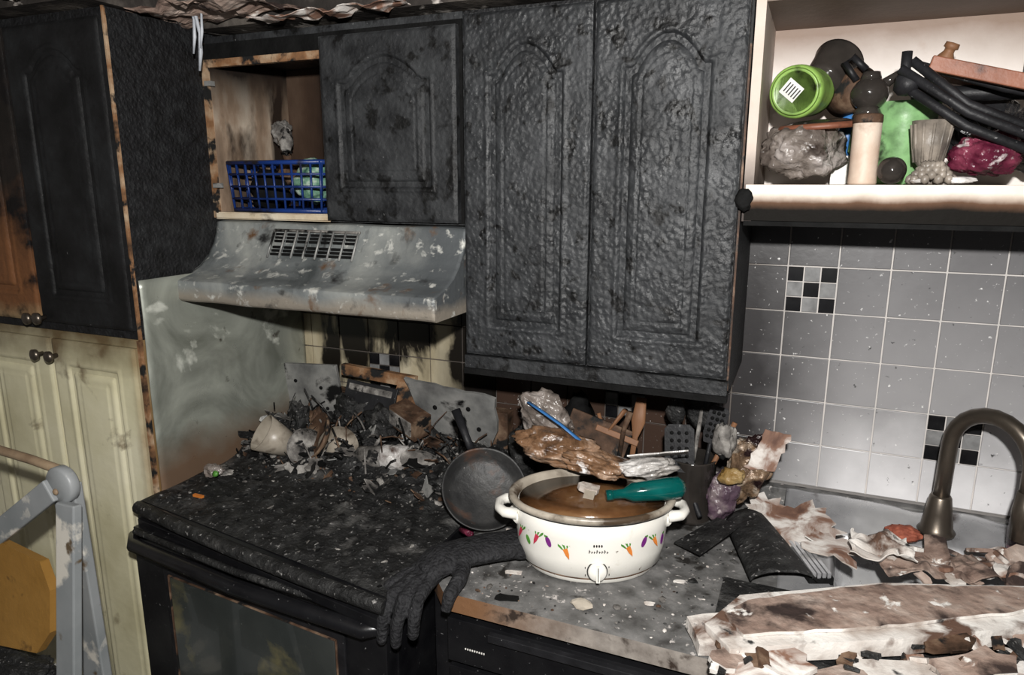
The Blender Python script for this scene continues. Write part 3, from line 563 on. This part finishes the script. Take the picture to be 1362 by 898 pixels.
# ---------------------------------------------------------------- utensils behind cooker
o=O('utensil_crock'); o.lathe([(0,0),(.05,0),(.054,.01),(.056,.15),(.059,.155),(.053,.155),(.05,.01),(0,.01)],dglass,X((1.29,-.20,.951)),n=32)
def stick(a,b,r,m): o.tube([a,b],r,m,8)
def blade(c,rot,w,h,m,slots=True):
    T=X(c,rot); o.slab([(-w*.7,-h),(w*.7,-h),(w,-h*.5),(w,h*.8),(w*.7,h),(-w*.7,h),(-w,h*.8),(-w,-h*.5)],.004,m,T@X((0,0,0),(90,0,0)))
    if slots:
        for i in range(-1,2):
            for j in range(-2,3): o.lathe([(0,0),(.0045,0),(.0045,.0012),(0,.0012)],char_dark,T@X((i*w*.5,-.0026,j*h*.32),(90,0,0)),n=10)
stick((1.27,-.20,1.0),(1.25,-.21,1.14),.006,blackm); blade((1.265,-.24,1.135),(-14,-6,0),.034,.055,blackm)
stick((1.31,-.2,1.0),(1.335,-.2,1.20),.005,blackm); blade((1.338,-.205,1.19),(-6,12,0),.022,.045,blackm)
stick((1.29,-.18,1.0),(1.24,-.17,1.2),.006,ash); stick((1.28,-.17,1.0),(1.30,-.15,1.22),.005,ashg); stick((1.30,-.22,1.0),(1.38,-.2,1.20),.006,wood)
o.blob((1.24,-.17,1.2),(.025,.01,.035),ash,.2,1,1,2); o.blob((1.30,-.14,1.2),(.05,.02,.05),ash,.5,2,7,4,ridge=True); o.done()
o=O('wooden_spoons')
o.tube([(1.13,-.19,.96),(1.145,-.17,1.12),(1.15,-.165,1.16),(1.155,-.16,1.22)],[.006,.007,.018,.012],wood,12,flat=.35,up=(0,1,0))
o.tube([(1.10,-.2,.96),(1.12,-.19,1.14),(1.135,-.19,1.19)],[.006,.006,.008],ashb,10); o.tube([(1.00,-.16,.96),(1.08,-.18,1.13),(1.12,-.18,1.19)],[.006,.007,.014],wood,10,flat=.4)
o.tube([(1.13,-.19,.96),(1.05,-.17,1.17)],.005,wood,8); o.done()
o=O('burnt_wooden_tray'); o.box((-.09,-.006,0),(.07,.006,.09),ashb,X((1.05,-.2,1.07),(-15,18,8))); o.box((-.02,-.01,.06),(.09,-.004,.075),wood,X((1.05,-.2,1.07),(-15,18,8))); o.box((-.09,-.05,-.119),(.09,.05,-.0),char_dark,X((1.05,-.16,1.07))); o.done(bevel=.002)
o=O('charred_storage_jar'); o.lathe([(0,0),(.045,0),(.05,.01),(.05,.15),(.04,.18),(.04,.2),(0,.2)],ash,X((.90,-.14,.951)),n=28); o.blob((.86,-.2,1.05),(.05,.04,.1),ash,.5,2,4,4,ridge=True); o.blob((.98,-.12,1.08),(.05,.04,.12),char_dark,.4,2,2,3); o.done()
o=O('scorched_snack_pouch')
o.blob((1.415,-.20,1.10),(.058,.035,.105),foil,.6,2.2,4,5,ridge=True,rot=(0,14,0))
o.blob((1.385,-.25,1.09),(.036,.025,.022),yell,.5,2,6,4,ridge=True); o.blob((1.36,-.22,1.02),(.043,.035,.066),pursoot,.5,2,9,5,ridge=True); o.blob((1.36,-.22,1.16),(.030,.02,.055),ashg,.6,2,2,4,ridge=True)
o.slab(jagpoly([(-.03,-.06),(.03,-.04),(.035,.05),(-.02,.04)],.012,.004),.003,peel,X((1.455,-.22,1.155),(80,20,10))); o.done()
# ---------------------------------------------------------------- right debris
o=O('metal_spatula'); o.slab([(-.04,-.07),(.04,-.075),(.035,.06),(-.03,.06)],.003,ash,X((1.355,-.335,.985),(12,-8,-35))); o.tube([(1.325,-.275,.99),(1.28,-.2,1.04),(1.26,-.17,1.08)],.006,blackm,8); o.done()
o=O('burnt_dustpan')
def dp(u,v):
    x=-.065+.13*u; y=-.12+.24*v; w=.75+.25*(1-v)
    return (x*w,y,.018+.035*math.sin(math.pi*u)**.5*(.6+.4*v)+.002*nv(x*30,y*30,2))
DT=X((1.468,-.335,.952),(0,0,22))
o.grid(dp,40,20,ash,DT); o.box((-.04,.10,.0),(.04,.12,.03),blackm,DT)
for k in range(4): o.box((.064+k*.010,-.10,.014),(.069+k*.010,.05,.024),steel,DT)
o.box((.058,-.10,.0),(.105,.05,.014),char_dark,DT)
o.done(solid=.003)
def crump(o,cx,cy,z,rx,ry,mat,amp,seed,rot=0,fr=9):
    a=math.radians(rot)
    def f(u,v):
        x=(u*2-1)*rx; y=(v*2-1)*ry
        k=1+.25*nv(x*12,y*12,seed+5)
        X1=cx+(x*math.cos(a)-y*math.sin(a))*k; Y1=cy+(x*math.sin(a)+y*math.cos(a))*k
        X1+=.012*nv(x*40,y*40,seed+3); Y1+=.012*nv(x*40,y*40,seed+4)
        return (X1,Y1,z+amp*(1+nv(x*fr*2,y*fr*2,seed)+.5*nv(x*fr*5,y*fr*5,seed)))
    o.grid(f,30,24,mat,smooth=False)
o=O('peeled_paint_sheet'); o.slab(jag(0,0,.11,.085,34,5,.4),.003,peel,X((1.53,-.225,.99),(14,-4,16)),drywall); o.slab(jag(0,0,.06,.05,24,8,.5),.003,peel,X((1.60,-.29,.985),(6,8,-10)),drywall); o.slab(jag(0,0,.045,.05,22,9,.5),.003,peel,X((1.46,-.18,.995),(20,10,-10)),drywall); o.done()
o=O('crumpled_plaster_paper'); crump(o,1.69,-.30,.985,.055,.05,drywall,.03,3); crump(o,1.77,-.31,.975,.09,.05,dryface,.018,6,10); crump(o,1.88,-.28,.975,.09,.05,dryface,.02,8,20); crump(o,1.98,-.25,.98,.09,.06,peel,.02,12)
R=random.Random(41)
for k in range(22):
    x=R.uniform(1.66,2.02); yy=-.33+.10*(x-1.66)/.36+R.uniform(-.06,.06); L=R.uniform(.015,.05)
    o.slab(jag(0,0,L,L*R.uniform(.4,.8),9,k+80,.4),.006,R.choice([drywall,dryface,peel,drywall]),X((x,yy,R.uniform(.985,1.01)),(R.uniform(-35,35),R.uniform(-35,35),R.uniform(0,180))))
o.done(solid=.002)
o=O('fallen_plaster_board')
def wslab(poly,z,th,m,side=None,tilt=(0,0),seed=1,amp=.003,step=.025):
    cx=sum(a for a,b in poly)/len(poly); cy2=sum(b for a,b in poly)/len(poly)
    o.slab(jagpoly([(a-cx,b-cy2) for a,b in poly],step,amp,seed),th,m,X((cx,cy2,z),(tilt[0],tilt[1],0)),side)
main=[(1.395,-.685),(1.44,-.735),(1.70,-.605),(1.93,-.475),(2.15,-.37),(2.15,-.25),(1.93,-.355),(1.68,-.440),(1.44,-.575)]
wslab(main,.988,.032,drywall,None,(1.0,-1),1,.002,.05)
wslab([(1.42,-.655),(1.455,-.595),(1.66,-.465),(1.93,-.37),(2.13,-.27),(2.13,-.33),(1.9,-.455),(1.7,-.575),(1.46,-.70)],1.008,.006,dryface,drywall,(1.0,-1),2,.003,.02)
wslab([(1.36,-.66),(1.43,-.60),(1.50,-.62),(1.45,-.70),(1.39,-.72)],.968,.022,drywall,None,(3,5),3)
for i,(cx_,cy_,lx,ly,rz_,m,sd) in enumerate([(1.50,-.735,.075,.030,20,peel,None),(1.60,-.715,.060,.035,38,dryface,drywall),(1.69,-.665,.07,.028,15,drywall,None),(1.80,-.62,.075,.035,32,dryface,drywall),(1.90,-.56,.06,.03,10,peel,drywall),(1.99,-.50,.07,.03,35,drywall,None),(1.44,-.745,.04,.025,60,dryface,drywall),(1.74,-.72,.06,.028,25,dryface,drywall),(1.86,-.68,.05,.026,45,peel,drywall),(1.97,-.61,.06,.03,20,dryface,drywall),(1.56,-.77,.05,.022,12,drywall,None),(1.66,-.745,.035,.02,70,ashb,None),(1.77,-.57,.05,.02,30,ashb,None)]):
    rr=random.Random(i+200)
    o.slab(jag(0,0,lx,ly,13,i+300,.35),rr.uniform(.009,.017),m,X((cx_,cy_,.966+.012*rr.random()+(.012 if i%3==0 else 0)),(rr.uniform(-12,12),rr.uniform(-9,9),rz_)),sd)
R=random.Random(23)
for k in range(90):
    x=R.uniform(1.42,2.0); yy=-.72+.26*(x-1.42)/.58+R.uniform(-.07,.07); L=R.uniform(.006,.024)
    o.slab(jag(0,0,L,L*R.uniform(.4,.9),8,k+50,.35),R.uniform(.003,.009),R.choice([drywall,dryface,peel,ashb,ash]),X((x,yy,R.uniform(.970,.990)),(R.uniform(-25,25),R.uniform(-25,25),R.uniform(0,180))))
o.box((1.40,-.70,.9505),(2.05,-.45,.956),ash)
o.done(bevel=.0012)
o=O('black_plastic_lump'); o.blob((1.86,-.70,.972),(.05,.035,.03),bbag,.3,2,3,4,ridge=True); o.done()
o=O('plaster_crumbs')
R=random.Random(11)
for k in range(600):
    x=R.uniform(.9,1.6); y=R.uniform(-.70,-.08)
    if (x-C[0])**2/.17**2+(y-C[1])**2/.14**2<1: continue
    s=R.uniform(.001,.003) if R.random()<.93 else R.uniform(.004,.008)
    o.blob((x,y,.9505+s*.3),(s*R.uniform(.7,1.8),s,s*.5),R.choice([drywall,ashg,ash,ash,ashg,ashb]),.5,1.5,k,1,rot=(0,0,R.uniform(0,180)),smooth=False)
o.blob((1.165,-.655,.956),(.022,.014,.008),rimm,.3,2,3,2,smooth=False)
for (x,y,L) in [(1.02,-.69,.03),(1.0,-.60,.02),(1.28,-.60,.014),(1.32,-.50,.014)]: o.slab(jag(0,0,L,L*.4,10,int(x*90),.5),.003,char_dark if L>.02 else drywall,X((x,y,.953),(3,4,20)))
o.done()
# ---------------------------------------------------------------- step ladder
o=O('step_ladder')
def bar(a,b,w,th,m,up=(0,1,0)):
    a=Vector(a);b=Vector(b);d=(b-a).normalized();n=Vector(up);n=(n-d*n.dot(d)).normalized();s=d.cross(n)
    vs=[p+s*sx_*w/2+n*ny_*th/2 for p in (a,b) for sx_,ny_ in ((-1,-1),(1,-1),(1,1),(-1,1))]
    o.add(vs,[(0,1,2,3),(7,6,5,4),(0,4,5,1),(1,5,6,2),(2,6,7,3),(3,7,4,0)],m)
for x in (.105,-.42):
    bar((x,-.90,1.12),(x,-.88,0),.07,.022,gpaint); bar((x+.045,-.93,1.09),(x+.075,-1.10,0),.055,.02,gpaint)
    o.lathe([(0,-.012),(.036,-.012),(.04,-.008),(.04,.008),(.036,.012),(0,.012)],gpaint,X((x+.012,-.915,1.12),(90,0,0)),n=24)
    o.lathe([(0,0),(.008,0),(.006,.006),(0,.007)],rust,X((x+.012,-.93,1.11),(90,0,0)),n=12)
o.tube([(.105,-.90,1.14),(.0,-.90,1.15),(-.2,-.90,1.16),(-.42,-.90,1.14)],.010,rust,10)
bar((.10,-.93,1.11),(-.30,-.95,.83),.05,.014,gpaint)
o.slab([(.02,.10),(.055,.045),(.06,-.045),(.02,-.10),(-.15,-.12),(-.22,-.05),(-.22,.06),(-.15,.12)],.02,ochre,X((.035,-.955,.845),(80,0,0)))
for z in (.30,.60): o.box((-.43,-1.05,z),(.13,-.88,z+.02),gpaint)
o.done(bevel=.004)
O('charred_rag').blob((-.06,-.96,.662),(.15,.06,.040),ash,.6,3,3,5,ridge=True).done()
# drips
o=O('hanging_melted_plastic')
dm=M('melted_white_plastic',[(.25,.27,.3),(.6,.62,.66)],scale=20,rough=.4,bump=.4)
for (x,y,z1,r) in [(-.34,-.645,1.87,.006),(-.325,-.645,1.98,.005),(.10,-.40,2.0,.006),(.085,-.40,2.04,.005),(.115,-.405,2.05,.004)]:
    P=[];n=10
    for k in range(n+1): f=k/n; P.append((x+.006*math.sin(k*1.7),y-.03,2.42-(2.42-z1)*f))
    o.tube(P,[r*(1.5-.9*k/n)*(1+.3*math.sin(k*2.3)) for k in range(n+1)],dm,8)
o.done()
o=O('peeling_paint_scrap'); crump(o,.05,-.46,2.105,.28,.09,dryface,.022,4); crump(o,-.36,-.66,2.125,.24,.05,peel,.02,4); crump(o,.45,-.39,2.10,.2,.03,peel,.012,9); o.done(solid=.002)
# ---------------------------------------------------------------- camera and light
cd=bpy.data.cameras.new('camera'); co=bpy.data.objects.new('camera',cd); SC.collection.objects.link(co)
y,p,r=[math.radians(a) for a in (23.0761,12.3821,.0999)]
F=Vector((-math.sin(y)*math.cos(p),math.cos(y)*math.cos(p),-math.sin(p))); Rr=Vector((math.cos(y),math.sin(y),0)); U=Rr.cross(F)
R2=Rr*math.cos(r)+U*math.sin(r); U2=-Rr*math.sin(r)+U*math.cos(r)
m=Matrix((R2,U2,-F)).transposed().to_4x4(); m.translation=(1.5091,-1.8021,1.7329); co.matrix_world=m
cd.sensor_fit='HORIZONTAL'; cd.sensor_width=36; cd.lens=934.99*36/1362; cd.clip_start=.05; SC.camera=co
ld=bpy.data.lights.new('camera_flash','POINT'); ld.energy=178; ld.shadow_soft_size=.025; ld.color=(1,.98,.95)
lo=bpy.data.objects.new('camera_flash',ld); lo.location=(1.56,-1.86,1.95); SC.collection.objects.link(lo)
w=bpy.data.worlds.new('world'); SC.world=w; w.use_nodes=True; w.node_tree.nodes['Background'].inputs[0].default_value=(.9,.95,1,1); w.node_tree.nodes['Background'].inputs[1].default_value=.05
SC.view_settings.view_transform='Standard'
